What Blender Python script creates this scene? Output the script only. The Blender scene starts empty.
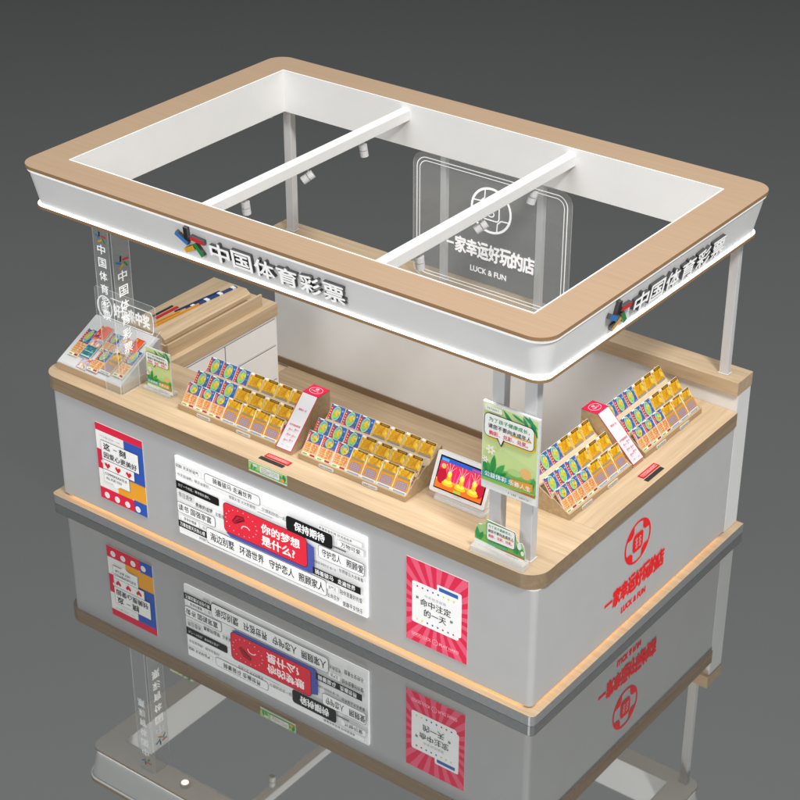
import bpy, bmesh, math, random
from mathutils import Vector, Matrix
random.seed(7)
R = math.radians
SC = bpy.context.scene
COL = SC.collection

# ------------------------------------------------------------------ colour and materials
def lin(h):
    h = h.lstrip('#')
    out = []
    for i in (0, 2, 4):
        c = int(h[i:i + 2], 16) / 255
        out.append(c / 12.92 if c <= .04045 else ((c + .055) / 1.055) ** 2.4)
    return tuple(out)

MATS = {}
def newmat(name):
    m = bpy.data.materials.new(name); m.use_nodes = True
    nt = m.node_tree
    return m, nt, nt.nodes['Principled BSDF']

def node(nt, kind, **kw):
    n = nt.nodes.new(kind)
    for k, v in kw.items(): setattr(n, k, v)
    return n

def ramp(nt, stops, interp='LINEAR'):
    n = nt.nodes.new('ShaderNodeValToRGB'); cr = n.color_ramp; cr.interpolation = interp
    while len(cr.elements) < len(stops): cr.elements.new(.5)
    for e, (p, c) in zip(cr.elements, stops):
        e.position = p; e.color = (*c, 1)
    return n

def plain(name, col, rough=.5, var=.05, scale=30, spec=.5, emit=0, metal=0, bump=0):
    """paint / paper / plastic: base colour broken up by a fine noise"""
    key = (name, col, rough, emit)
    if key in MATS: return MATS[key]
    m, nt, p = newmat(name)
    c = lin(col) if isinstance(col, str) else col
    tc = node(nt, 'ShaderNodeTexCoord'); nz = node(nt, 'ShaderNodeTexNoise')
    nz.inputs['Scale'].default_value = scale; nz.inputs['Detail'].default_value = 4
    nt.links.new(tc.outputs['Object'], nz.inputs['Vector'])
    r = ramp(nt, [(.3, tuple(x * (1 - var) for x in c)), (.7, tuple(min(1, x * (1 + var)) for x in c))])
    nt.links.new(nz.outputs['Fac'], r.inputs['Fac'])
    nt.links.new(r.outputs['Color'], p.inputs['Base Color'])
    p.inputs['Roughness'].default_value = rough; p.inputs['Metallic'].default_value = metal
    p.inputs['Specular IOR Level'].default_value = spec
    if emit:
        nt.links.new(r.outputs['Color'], p.inputs['Emission Color']); p.inputs['Emission Strength'].default_value = emit
    if bump:
        b = node(nt, 'ShaderNodeBump'); b.inputs['Strength'].default_value = bump; b.inputs['Distance'].default_value = .002
        n2 = node(nt, 'ShaderNodeTexNoise'); n2.inputs['Scale'].default_value = 260
        nt.links.new(tc.outputs['Object'], n2.inputs['Vector']); nt.links.new(n2.outputs['Fac'], b.inputs['Height'])
        nt.links.new(b.outputs['Normal'], p.inputs['Normal'])
    MATS[key] = m
    return m

def ink(col, emit=.03):
    return plain('printed_ink', col, .45, .010, 25, .3, emit)

def wood(name, axis, light, dark, rough=.38, fine=1.0):
    if name in MATS: return MATS[name]
    m, nt, p = newmat(name)
    tc = node(nt, 'ShaderNodeTexCoord'); mp = node(nt, 'ShaderNodeMapping')
    s = [26 * fine] * 3; s['xyz'.index(axis)] = 1.1
    mp.inputs['Scale'].default_value = s
    nt.links.new(tc.outputs['Object'], mp.inputs['Vector'])
    n1 = node(nt, 'ShaderNodeTexNoise'); n1.inputs['Scale'].default_value = 1; n1.inputs['Detail'].default_value = 7
    n1.inputs['Roughness'].default_value = .62; n1.inputs['Distortion'].default_value = .35
    nt.links.new(mp.outputs['Vector'], n1.inputs['Vector'])
    mp2 = node(nt, 'ShaderNodeMapping'); s2 = [150 * fine] * 3; s2['xyz'.index(axis)] = 4
    mp2.inputs['Scale'].default_value = s2
    nt.links.new(tc.outputs['Object'], mp2.inputs['Vector'])
    n2 = node(nt, 'ShaderNodeTexNoise'); n2.inputs['Scale'].default_value = 1; n2.inputs['Detail'].default_value = 3
    nt.links.new(mp2.outputs['Vector'], n2.inputs['Vector'])
    mx = node(nt, 'ShaderNodeMath', operation='MULTIPLY_ADD')
    mx.inputs[1].default_value = .3
    nt.links.new(n2.outputs['Fac'], mx.inputs[0])
    m2 = node(nt, 'ShaderNodeMath', operation='MULTIPLY'); m2.inputs[1].default_value = .7
    nt.links.new(n1.outputs['Fac'], m2.inputs[0]); nt.links.new(m2.outputs[0], mx.inputs[2])
    mid = tuple((a + b) / 2 for a, b in zip(lin(light), lin(dark)))
    r = ramp(nt, [(.33, lin(dark)), (.5, mid), (.66, lin(light))])
    nt.links.new(mx.outputs[0], r.inputs['Fac']); nt.links.new(r.outputs['Color'], p.inputs['Base Color'])
    p.inputs['Roughness'].default_value = rough
    b = node(nt, 'ShaderNodeBump'); b.inputs['Strength'].default_value = .12; b.inputs['Distance'].default_value = .001
    nt.links.new(mx.outputs[0], b.inputs['Height']); nt.links.new(b.outputs['Normal'], p.inputs['Normal'])
    MATS[name] = m
    return m

def acrylic(name, fac, col=(.9, .92, .92)):
    if name in MATS: return MATS[name]
    m, nt, p = newmat(name)
    nt.nodes.remove(p); out = nt.nodes['Material Output']
    tr = node(nt, 'ShaderNodeBsdfTransparent'); tr.inputs['Color'].default_value = (.97, .98, .98, 1)
    df = node(nt, 'ShaderNodeBsdfDiffuse'); df.inputs['Color'].default_value = (*col, 1)
    gl = node(nt, 'ShaderNodeBsdfGlossy'); gl.inputs['Roughness'].default_value = .03
    nz = node(nt, 'ShaderNodeTexNoise'); nz.inputs['Scale'].default_value = 3
    mr = node(nt, 'ShaderNodeMapRange'); mr.inputs['To Min'].default_value = fac * .85; mr.inputs['To Max'].default_value = fac * 1.15
    nt.links.new(nz.outputs['Fac'], mr.inputs['Value'])
    a = node(nt, 'ShaderNodeMixShader'); nt.links.new(mr.outputs[0], a.inputs[0])
    nt.links.new(tr.outputs[0], a.inputs[1]); nt.links.new(df.outputs[0], a.inputs[2])
    b = node(nt, 'ShaderNodeMixShader'); b.inputs[0].default_value = .035
    nt.links.new(a.outputs[0], b.inputs[1]); nt.links.new(gl.outputs[0], b.inputs[2])
    nt.links.new(b.outputs[0], out.inputs['Surface'])
    MATS[name] = m
    return m

def cells(name, stops, scale, stretch=(1, 1, 1), emit=.03, feature='F1'):
    """busy print: voronoi cells in several inks"""
    if name in MATS: return MATS[name]
    m, nt, p = newmat(name)
    tc = node(nt, 'ShaderNodeTexCoord'); mp = node(nt, 'ShaderNodeMapping'); mp.inputs['Scale'].default_value = stretch
    v = node(nt, 'ShaderNodeTexVoronoi'); v.inputs['Scale'].default_value = scale
    nt.links.new(tc.outputs['Object'], mp.inputs['Vector']); nt.links.new(mp.outputs[0], v.inputs['Vector'])
    sp = node(nt, 'ShaderNodeSeparateColor'); nt.links.new(v.outputs['Color'], sp.inputs[0])
    r = ramp(nt, [(a, lin(c)) for a, c in stops], 'CONSTANT')
    nt.links.new(sp.outputs[0], r.inputs['Fac'])
    mul = node(nt, 'ShaderNodeMix', data_type='RGBA', blend_type='MULTIPLY'); mul.inputs[0].default_value = .6
    r2 = ramp(nt, [(0, (1, 1, 1)), (.9, (.62, .62, .62))]); 
    md = node(nt, 'ShaderNodeMath', operation='MULTIPLY'); md.inputs[1].default_value = 1.0
    nt.links.new(v.outputs['Distance'], md.inputs[0]); nt.links.new(md.outputs[0], r2.inputs['Fac'])
    nt.links.new(r.outputs['Color'], mul.inputs[6]); nt.links.new(r2.outputs['Color'], mul.inputs[7])
    nt.links.new(mul.outputs[2], p.inputs['Base Color']); nt.links.new(mul.outputs[2], p.inputs['Emission Color'])
    p.inputs['Emission Strength'].default_value = emit; p.inputs['Roughness'].default_value = .4
    MATS[name] = m
    return m

def glow(name, col, strength):
    if name in MATS: return MATS[name]
    m, nt, p = newmat(name)
    nz = node(nt, 'ShaderNodeTexNoise'); nz.inputs['Scale'].default_value = 8
    mr = node(nt, 'ShaderNodeMapRange'); mr.inputs['To Min'].default_value = strength * .93; mr.inputs['To Max'].default_value = strength * 1.07
    nt.links.new(nz.outputs['Fac'], mr.inputs['Value']); nt.links.new(mr.outputs[0], p.inputs['Emission Strength'])
    p.inputs['Base Color'].default_value = (*lin(col), 1); p.inputs['Emission Color'].default_value = (*lin(col), 1)
    MATS[name] = m
    return m

OAK_L, OAK_D = '#d2ba9b', '#b59b79'
oak_x = wood('pale_oak_along_front', 'x', OAK_L, OAK_D)
oak_y = wood('pale_oak_along_side', 'y', OAK_L, OAK_D)
oak_rack = wood('pale_oak_small', 'x', '#c9b08c', '#ad916d', .45, 1.6)
oak_floor = wood('platform_oak', 'x', '#b9a184', '#9b8467', .5)
veneer = wood('canopy_veneer', 'x', '#b2977c', '#a98e73', .55, 2.2)
brown_board = wood('brown_baseboard', 'x', '#8a7156', '#77604a', .5)
grey_paint = plain('grey_lacquer', (.57, .57, .575), .55, .02, 6)
white_paint = plain('white_lacquer', (.86, .86, .855), .4, .015, 6)
wall_paint = plain('warm_white_wall_paint', (.83, .83, .825), .5, .02, 5)
fascia_paint = plain('fascia_white', (.86, .86, .86), .4, .015, 6)
post_paint = plain('post_white_metal', (.70, .70, .71), .3, .015, 9)
steel = plain('brushed_grey_metal', (.37, .38, .39), .3, .06, 50, .5, 0, .35)
letter_side = plain('dark_grey_return', (.075, .075, .08), .45)
letter_face = plain('white_letter_face', (.88, .88, .88), .4, .01, 20, .5, .4)
red_vinyl = plain('red_vinyl', '#f00812', .35, .03, 30, .4, .2)
white_vinyl = plain('white_engraving', (.9, .9, .9), .5, .02, 40, .3, .42)  # faint glow added so the engraving reads brighter; it is no lamp
led_white = glow('cool_white_led', '#ffffff', 2.2)
panel_led = glow('panel_edge_led', '#f4f8ff', 1.1)
led_warm = glow('warm_led', '#ffbe74', 9.0)
cream = plain('cream_board', '#dcc9ab', .5)
groove = plain('dark_groove', (.09, .09, .1), .7)
clear = acrylic('clear_acrylic', .09)
frosted = acrylic('tinted_acrylic', .12)
thin_clear = acrylic('clear_plastic', .35)
edge_clear = acrylic('acrylic_bright_edge', .55)

# ------------------------------------------------------------------ mesh helpers
OFF = {}
class MB:
    def __init__(s): s.v = []; s.f = []; s.m = []; s.mats = []
    def mi(s, m):
        if m not in s.mats: s.mats.append(m)
        return s.mats.index(m)
    def add(s, vs, fs, m):
        b = len(s.v); k = s.mi(m); s.v += [tuple(v) for v in vs]
        for f in fs: s.f.append([b + i for i in f]); s.m.append(k)
        return s
    def box(s, a, b, m):
        x0, y0, z0 = a; x1, y1, z1 = b
        vs = [(x0, y0, z0), (x1, y0, z0), (x1, y1, z0), (x0, y1, z0), (x0, y0, z1), (x1, y0, z1), (x1, y1, z1), (x0, y1, z1)]
        return s.add(vs, [(0, 3, 2, 1), (4, 5, 6, 7), (0, 1, 5, 4), (1, 2, 6, 5), (2, 3, 7, 6), (3, 0, 4, 7)], m)
    def prism(s, loop, d, m, mside=None):
        """closed planar loop (3D points, counter-clockwise seen from +d) pushed along vector d"""
        n = len(loop); a = [Vector(p) for p in loop]; b = [p + Vector(d) for p in a]
        s.add(a + b, [tuple(reversed(range(n))), tuple(range(n, 2 * n))], m)
        s.add(a + b, [(i, (i + 1) % n, n + (i + 1) % n, n + i) for i in range(n)], mside or m)
        return s
    def loft(s, loops, m, cap=False):
        n = len(loops[0]); vs = [p for l in loops for p in l]; fs = []
        for k in range(len(loops) - 1):
            for i in range(n):
                j = (i + 1) % n; fs.append((k * n + i, k * n + j, (k + 1) * n + j, (k + 1) * n + i))
        if cap: fs += [tuple(reversed(range(n))), tuple(range((len(loops) - 1) * n, len(loops) * n))]
        return s.add(vs, fs, m)
    def tube(s, a, b, r, m, n=20, r2=None):
        a = Vector(a); b = Vector(b); d = (b - a).normalized()
        u = d.orthogonal().normalized(); w = d.cross(u)
        r2 = r if r2 is None else r2
        c = [(math.cos(2 * math.pi * i / n), math.sin(2 * math.pi * i / n)) for i in range(n)]
        return s.loft([[a + (u * x + w * y) * r for x, y in c], [b + (u * x + w * y) * r2 for x, y in c]], m, True)

def link(name, mb, parent=None, loc=None, bevel=0, smooth=False):
    """one mesh object; vertices are world (or thing-local) coordinates, made relative to the thing's base"""
    off = Vector(OFF.get(parent.name, (0, 0, 0))) if parent else Vector(loc or (0, 0, 0))
    if parent and loc is not None: off = Vector(loc)
    me = bpy.data.meshes.new(name)
    me.from_pydata([Vector(v) - off for v in mb.v], [], mb.f)
    for m in mb.mats: me.materials.append(m)
    me.polygons.foreach_set('material_index', mb.m)
    me.update()
    o = bpy.data.objects.new(name, me); COL.objects.link(o)
    if parent: o.parent = parent
    else: o.location = off
    if bevel:
        b = o.modifiers.new('soft_edges', 'BEVEL'); b.width = bevel; b.segments = 2; b.limit_method = 'ANGLE'; b.angle_limit = R(50)
    if smooth:
        for p in me.polygons: p.use_smooth = True
        o.modifiers.new('split', 'EDGE_SPLIT').split_angle = R(40)
    OFF[o.name] = off
    return o

def tag(o, label, cat, group=None):
    o['label'] = label; o['category'] = cat
    if group: o['group'] = group
    return o

def thing(name, label, cat, loc, rz=0, group=None, local=False):
    o = bpy.data.objects.new(name, None); COL.objects.link(o)
    o.location = loc; o.rotation_euler = (0, 0, rz); o.empty_display_size = .05
    OFF[o.name] = (0, 0, 0) if local else tuple(loc)
    return tag(o, label, cat, group)

def dup(root, loc, rz, label):
    r = root.copy(); COL.objects.link(r); r.location = loc; r.rotation_euler = (0, 0, rz); r['label'] = label
    for ch in list(root.children):
        c = ch.copy(); COL.objects.link(c); c.parent = r
        for g in ch.children:
            d = g.copy(); COL.objects.link(d); d.parent = c
    return r

def rr_loop(x0, y0, x1, y1, r, z, n=10, corners=(1, 1, 1, 1)):
    """rounded rectangle, CCW seen from above; corners = (x0y0, x1y0, x1y1, x0y1)"""
    P = []
    for (cx, cy, a0, on) in ((x0 + r, y0 + r, 180, corners[0]), (x1 - r, y0 + r, 270, corners[1]), (x1 - r, y1 - r, 0, corners[2]), (x0 + r, y1 - r, 90, corners[3])):
        if not on or r <= 0:
            P.append(({180: x0, 270: x1, 0: x1, 90: x0}[a0], {180: y0, 270: y0, 0: y1, 90: y1}[a0], z)); continue
        for i in range(n + 1):
            a = R(a0 + 90 * i / n); P.append((cx + r * math.cos(a), cy + r * math.sin(a), z))
    return P

# text outlines -> flat triangles
def glyphs(body, bold=.0, extrude=0.0):
    c = bpy.data.curves.new('lettering', 'FONT'); c.body = body; c.size = 1; c.resolution_u = 3
    c.extrude = extrude; c.fill_mode = 'BOTH'
    o = bpy.data.objects.new('lettering', c); COL.objects.link(o)
    me = o.to_mesh()
    vs = [tuple(v.co) for v in me.vertices]; fs = [tuple(p.vertices) for p in me.polygons]; ns = [tuple(p.normal) for p in me.polygons]
    o.to_mesh_clear(); bpy.data.objects.remove(o); bpy.data.curves.remove(c)
    return vs, fs, ns

class Print:
    """flat artwork: layered shapes on a plane with origin O, right U, up V (metres)"""
    STEP = .00035
    def __init__(s, O, U, V, mb=None):
        s.O = Vector(O); s.U = Vector(U).normalized(); s.V = Vector(V).normalized(); s.N = s.U.cross(s.V)
        s.mb = mb or MB(); s.k = 1
    def P(s, u, v): return s.O + s.U * u + s.V * v + s.N * (s.k * s.STEP)
    def poly(s, pts, m):
        if isinstance(m, str): m = ink(m)
        s.mb.add([s.P(*p) for p in pts], [tuple(range(len(pts)))], m); s.k += 1; return s
    def rect(s, u0, v0, u1, v1, m): return s.poly([(u0, v0), (u1, v0), (u1, v1), (u0, v1)], m)
    def rrect(s, u0, v0, u1, v1, r, m, line=None, lw=.002, n=5):
        def lp(e): return [(p[0], p[1]) for p in rr_loop(u0 + e, v0 + e, u1 - e, v1 - e, max(r - e, .0005), 0, n)]
        if line:
            s.poly(lp(0), line); return s.poly(lp(lw), m)
        return s.poly(lp(0), m)
    def ell(s, u, v, a, b, m, rot=0, n=24):
        c, d = math.cos(rot), math.sin(rot); pts = []
        for i in range(n):
            t = 2 * math.pi * i / n; x, y = a * math.cos(t), b * math.sin(t); pts.append((u + x * c - y * d, v + x * d + y * c))
        return s.poly(pts, m)
    def ring(s, u, v, a, b, w, m, n=40, a0=0, a1=360):
        if isinstance(m, str): m = ink(m)
        vs = []; fs = []; full = abs(a1 - a0) >= 360; k = n if full else n + 1
        for i in range(k):
            t = R(a0 + (a1 - a0) * i / n)
            vs += [s.P(u + a * math.cos(t), v + b * math.sin(t)), s.P(u + (a - w) * math.cos(t), v + (b - w) * math.sin(t))]
        for i in range(n):
            j = (i + 1) % k; fs.append((2 * i, 2 * j, 2 * j + 1, 2 * i + 1))
        s.mb.add(vs, fs, m); s.k += 1; return s
    def bar(s, u0, v0, u1, v1, w, m):
        d = Vector((u1 - u0, v1 - v0)); q = Vector((-d.y, d.x)).normalized() * w / 2
        return s.poly([(u0 + q.x, v0 + q.y), (u0 - q.x, v0 - q.y), (u1 - q.x, v1 - q.y), (u1 + q.x, v1 + q.y)][::-1], m)
    def frame(s, u0, v0, u1, v1, r, w, m, n=8):
        if isinstance(m, str): m = ink(m)
        a = rr_loop(u0, v0, u1, v1, r, 0, n); b = rr_loop(u0 + w, v0 + w, u1 - w, v1 - w, max(r - w, .001), 0, n); k = len(a)
        vs = [s.P(p[0], p[1]) for p in a + b]
        s.mb.add(vs, [(i, (i + 1) % k, k + (i + 1) % k, k + i) for i in range(k)], m); s.k += 1; return s
    def text(s, body, u0, v0, u1, v1, m, bold=.02, spaced=True):
        """text fitted exactly into the rectangle"""
        if isinstance(m, str): m = ink(m)
        vs, fs, ns = glyphs(body, bold)
        if not vs: return s
        xs = [p[0] for p in vs]; ys = [p[1] for p in vs]; a, b, c, d = min(xs), max(xs), min(ys), max(ys)
        f = lambda p: s.P(u0 + (p[0] - a) / (b - a) * (u1 - u0), v0 + (p[1] - c) / max(d - c, 1e-6) * (v1 - v0))
        for (ax, ay) in ((0, 0),) if bold <= .005 else ((-1, 0), (1, 0), (0, .8), (0, -.8)):
            dv = s.U * (ax * bold * .9 * (u1 - u0) / (b - a)) + s.V * (ay * bold * .9 * (v1 - v0) / max(d - c, 1e-6)) + s.N * (s.STEP * .15 * (ax + 2 * ay))
            s.mb.add([f(p) + dv for p in vs], fs, m)
        s.k += 1; return s
    def scribble(s, u0, v0, u1, v1, m, n=None):
        """a line of print too small to read: short strokes"""
        h = v1 - v0; x = u0
        if isinstance(m, str): m = ink(m)
        while x < u1 - h * .5:
            w = h * random.uniform(.55, .85)
            for (a, b, c, d) in ((0, .05, 1, .25), (0, .42, 1, .58), (.1, .78, .95, .95), (.4, 0, .6, 1)):
                if random.random() < .8: s.mb.add([s.P(x + a * w, v0 + b * h), s.P(x + c * w, v0 + b * h), s.P(x + c * w, v0 + d * h), s.P(x + a * w, v0 + d * h)], [(0, 1, 2, 3)], m)
            x += h * 1.02
        s.k += 1; return s

X, Y, Z = (1, 0, 0), (0, 1, 0), (0, 0, 1)

# ------------------------------------------------------------------ the floor
fm, nt, p = newmat('mirror_polished_grey_floor')
nt.nodes.remove(p)
gl = node(nt, 'ShaderNodeBsdfGlossy'); gl.inputs['Color'].default_value = (.50, .51, .505, 1)
df = node(nt, 'ShaderNodeBsdfDiffuse'); df.inputs['Color'].default_value = (.012, .0125, .0125, 1)
nz = node(nt, 'ShaderNodeTexNoise'); nz.inputs['Scale'].default_value = .8; nz.inputs['Detail'].default_value = 5
tc = node(nt, 'ShaderNodeTexCoord'); nt.links.new(tc.outputs['Object'], nz.inputs['Vector'])
mr = node(nt, 'ShaderNodeMapRange'); mr.inputs['To Min'].default_value = .012; mr.inputs['To Max'].default_value = .03
nt.links.new(nz.outputs['Fac'], mr.inputs['Value']); nt.links.new(mr.outputs[0], gl.inputs['Roughness'])
ad = node(nt, 'ShaderNodeAddShader'); nt.links.new(gl.outputs[0], ad.inputs[0]); nt.links.new(df.outputs[0], ad.inputs[1])
nt.links.new(ad.outputs[0], nt.nodes['Material Output'].inputs['Surface'])
mb = MB(); mb.add([(-60, -60, 0), (60, -60, 0), (60, 60, 0), (-60, 60, 0)], [(0, 1, 2, 3)], fm)
fl = link('floor', mb); fl['kind'] = 'structure'

# ------------------------------------------------------------------ service counter (front run, side run, platform)
XL, YB = -3.555, .56
BX0, BX1, BY0, BY1 = -3.484, -.0123, .0123, 2.086
ct = thing('service_counter', 'L-shaped white and oak service counter under the canopy, glowing strip along its base', 'counter', (-1.75, 1.0, .0))
edge_oak = wood('counter_shaded_edge_oak', 'x', '#a68e70', '#8a7459'); shaded_edge_oak_y = wood('counter_shaded_edge_oak_side', 'y', '#a68e70', '#8a7459')  # edge oak darkened to put the weaker light on upright faces into its colour
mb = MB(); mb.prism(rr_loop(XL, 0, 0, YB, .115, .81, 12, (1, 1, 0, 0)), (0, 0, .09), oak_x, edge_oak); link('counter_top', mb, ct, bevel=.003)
mb = MB(); mb.prism([(-.56, YB + .001, .81), (0, YB + .001, .81), (0, 2.086, .81), (-.56, 2.086, .81)], (0, 0, .09), oak_y, shaded_edge_oak_y); o = link('counter_top', mb, ct, bevel=.003); o['label'] = 'oak top of the side run'
lp = [(BX0, YB), ] + [p[:2] for p in rr_loop(BX0, BY0, BX1, YB, .035, 0, 8, (1, 1, 0, 0))][:18] + [(BX1, 2.086), (-.5, 2.086), (-.5, YB)]
mb = MB(); mb.prism([(p[0], p[1], .076) for p in lp], (0, 0, .734), grey_paint); link('counter_body', mb, ct)
# plinth: grey metal edge with oak top, body floats 12 mm above it
def ell(z, g, x0=-3.535, x1=.035, y0=-.035):
    return rr_loop(x0 + g, y0 + g, x1 - g, 2.25 - g, .03, z, 4, (1, 1, 0, 0))
mb = MB(); mb.loft([ell(.001, 0), ell(.063, 0)], steel); link('plinth_edge', mb, ct)
mb = MB(); mb.add(ell(.064, -.0005), [tuple(range(len(ell(0, 0))))], oak_x); link('plinth_top', mb, ct)
mb = MB()
mb.box((-3.42, .036, .0665), (-.07, .044, .0755), led_warm)
mb.box((-.044, .07, .0665), (-.036, 2.02, .0755), led_warm)
link('light_strip', mb, ct)
mb = MB(); mb.box((-3.44, .046, .065), (-.046, .06, .0755), brown_board); mb.box((-.06, .0605, .065), (-.046, 2.04, .0755), brown_board); link('shadow_gap_board', mb, ct)
mb = MB(); mb.box((-3.40, YB + .004, .066), (-.502, 2.08, .082), oak_floor); link('floor_platform', mb, ct)

# back wall with its oak cap
bw = thing('back_wall', 'low white back wall with thick oak cap behind the counter', 'wall', (-1.75, 2.15, .0))
mb = MB(); mb.box((-3.515, 2.088, .066), (-.0095, 2.242, 1.010), wall_paint); link('wall_panel', mb, bw, bevel=.002)
mb = MB(); mb.box((-3.528, 2.066, 1.0105), (-.006, 2.245, 1.099), oak_x); link('wall_cap', mb, bw, bevel=.003)
mb = MB(); mb.box((-3.50, 2.077, .083), (-.503, 2.0875, .13), brown_board); link('baseboard', mb, bw)

# side cabinet with drawers
sc = thing('side_cabinet', 'oak-topped white cabinet with flat drawers at the left end', 'cabinet', (-3.25, 1.05, .0))
mb = MB(); mb.box((-3.52, YB + .003, .812), (-3.02, 1.552, .9005), oak_y); link('cabinet_top', mb, sc, bevel=.003)
mb = MB(); mb.box((-3.48, YB + .004, .083), (-3.033, 1.55, .811), white_paint); link('cabinet_body', mb, sc)
for (y0, y1, z0, z1) in ((1.055, 1.53, .607, .786), (.58, 1.045, .607, .786), (1.055, 1.53, .36, .590), (.58, 1.045, .36, .590), (.58, 1.53, .12, .345)):
    mb = MB(); mb.box((-3.0345, y0 - .004, z0 - .004), (-3.0318, y1 + .004, z1 + .004), groove); mb.box((-3.033, y0, z0), (-3.026, y1, z1), white_paint)
    link('drawer', mb, sc)

# slotted organiser on the cabinet
og = thing('ticket_organizer', 'low oak trough organiser on top of the side cabinet', 'organizer', (-3.27, 1.0, .9005))
mb = MB(); mb.box((-3.515, .70, .9015), (-3.275, 1.50, .957), oak_y); link('back_tray', mb, og, bevel=.002)
mb = MB(); mb.prism([(-3.274, .70, .9015), (-3.2, .70, .9015), (-3.2, .70, .93), (-3.235, .70, .957), (-3.274, .70, .957)], (0, .80, 0), oak_y); link('front_rail', mb, og)
mb = MB(); mb.box((-3.078, .588, .9015), (-3.062, 1.455, .985), oak_y); link('front_board', mb, og, bevel=.0015)
mb = MB(); mb.box((-3.199, .60, .9012), (-3.079, .612, .965), oak_y); link('end_board', mb, og)
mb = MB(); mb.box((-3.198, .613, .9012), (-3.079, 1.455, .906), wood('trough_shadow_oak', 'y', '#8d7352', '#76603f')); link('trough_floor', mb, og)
def strip(name, a, b, w, h, m, label, cat, dots=None, group=None, z=.958):
    d = (Vector(b) - Vector(a)); L = d.length; d.normalize(); n = Vector((-d.y, d.x))
    mbx = MB(); A = Vector((a[0], a[1], z)); D = Vector((d.x, d.y, 0)); N = Vector((n.x, n.y, 0))
    mbx.prism([A - N * w / 2, A + D * L - N * w / 2, A + D * L + N * w / 2, A + N * w / 2], (0, 0, h), m)
    if dots:
        q = 0.04
        while q < L - .03:
            c = A + D * q; mbx.prism([c - N * w * .62, c + D * .028 - N * w * .62, c + D * .028 + N * w * .62, c + N * w * .62], (0, 0, h + .002), dots); q += .115
    o = link(name, mbx, None, (a[0], a[1], z))
    return tag(o, label, cat, group)
strip('black_strip', (-3.44, .85), (-3.44, 1.03), .016, .004, plain('black_print', (.02, .02, .022), .4), 'thin black label strip lying at the rear of the oak organiser', 'label strip')
strip('red_strip', (-3.405, .84), (-3.405, 1.04), .022, .004, ink('#c8202c'), 'red label strip with white line beside the black one on the organiser', 'label strip', None)
strip('gold_pencil', (-3.335, .75), (-3.318, 1.14), .012, .011, plain('gold_pencil_paint', '#d9962c', .35), 'longer gold pencil lying along the front of the oak organiser', 'pencil')
strip('gold_pencil', (-3.36, .78), (-3.345, .99), .011, .011, plain('gold_pencil_paint', '#d9962c', .35), 'shorter gold pencil lying behind the longer gold pencil', 'pencil')
strip('ticket_strip', (-3.335, 1.05), (-3.302, 1.475), .026, .007, ink('#27406f', .05), 'navy strip of tickets with white spots along the organiser front', 'ticket strip', ink('#dfe3ea'))
strip('ticket_strip', (-3.372, .98), (-3.34, 1.36), .012, .007, ink('#22355c', .05), 'narrow navy strip lying behind the white-spotted strip', 'ticket strip')

# ------------------------------------------------------------------ canopy
OL, OR_, OF, OB = -3.343, -.2135, .205, 2.056          # roof opening
CL, CR, CF, CB = -3.556, -.0005, -.008, 2.269          # outer edge of the top board
cn = thing('canopy', 'rectangular open canopy with flat beige top and white slanted fascia on posts', 'canopy', (-1.78, 1.13, .9))
def ringmesh(mbx, outer, inner_z, m):
    n = len(outer); inner = [(OL, OF, inner_z), (OR_, OF, inner_z), (OR_, OB, inner_z), (OL, OB, inner_z)]
    q = n // 4
    for k in range(4):                                  # side k runs from corner k to corner k+1
        seg = outer[k * q + q // 2: (k + 1) * q] + outer[(k + 1) * q % n: (k + 1) * q % n + q // 2 + 1]
        mbx.add(seg + [inner[(k + 1) % 4], inner[k]], [tuple(range(len(seg) + 2))], m)
INS = (.050, .038, .034, .065)                          # how far the bottom rim sits inside the top board: left, front, right, back
ZR = 1.982
def loop(z, i, r=.115, k=0.0, e=0.0):
    return rr_loop(CL + i + INS[0] * k + e, CF + i + INS[1] * k + e, CR - i - INS[2] * k - e, CB - i - INS[3] * k - e, r - .035 * k, z, 11)
mb = MB(); ringmesh(mb, loop(2.2437, 0), 2.2437, veneer); mb.loft([loop(2.2237, 0), loop(2.2437, 0)], wood('veneer_edge', 'x', '#a8845f', '#97754f', .5, 2)); link('top_board', mb, cn)
mb = MB(); mb.loft([loop(2.208, .006), loop(2.2235, .006)], letter_face); ringmesh(mb, loop(2.2234, .0005), 2.2234, white_paint); link('top_lip', mb, cn)
mb = MB(); mb.loft([loop(ZR + .026, 0, k=1, e=.012), loop(2.208, .012)], fascia_paint); link('fascia', mb, cn, smooth=True)
mb = MB(); mb.loft([loop(ZR + .0135, 0, k=1, e=.002), loop(ZR + .0185, 0, k=1, e=.002), loop(ZR + .0265, 0, k=1, e=.0115)], led_white); link('light_strip', mb, cn, smooth=True)
mb = MB(); mb.loft([loop(ZR - .003, 0, k=1, e=0), loop(ZR + .0132, 0, k=1, e=0), loop(ZR + .0133, 0, k=1, e=.02)], wood('rim_oak', 'x', '#a5835c', '#937250', .5, 2)); link('bottom_rim', mb, cn)
mb = MB(); ringmesh(mb, loop(ZR - .0026, 0, k=1, e=.0004), ZR - .0026, white_paint); link('soffit', mb, cn)
il = [(OL, OF), (OR_, OF), (OR_, OB), (OL, OB)]
mb = MB(); mb.loft([[(x, y, 1.9686) for x, y in il], [(x, y, 2.2455) for x, y in il]], white_paint)
e = .006
eo = [(OL - e, OF - e), (OR_ + e, OF - e), (OR_ + e, OB + e), (OL - e, OB + e)]
mb.loft([[(x, y, 2.2455) for x, y in il], [(x, y, 2.2457) for x, y in eo], [(x, y, 2.2440) for x, y in eo]], letter_face)
link('inner_lining', mb, cn)
for xb in (-2.372, -1.185):
    mb = MB(); mb.box((xb - .032, OF - .002, 2.143), (xb + .032, OB + .002, 2.210), white_paint); link('cross_bar', mb, cn, bevel=.004)
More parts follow.
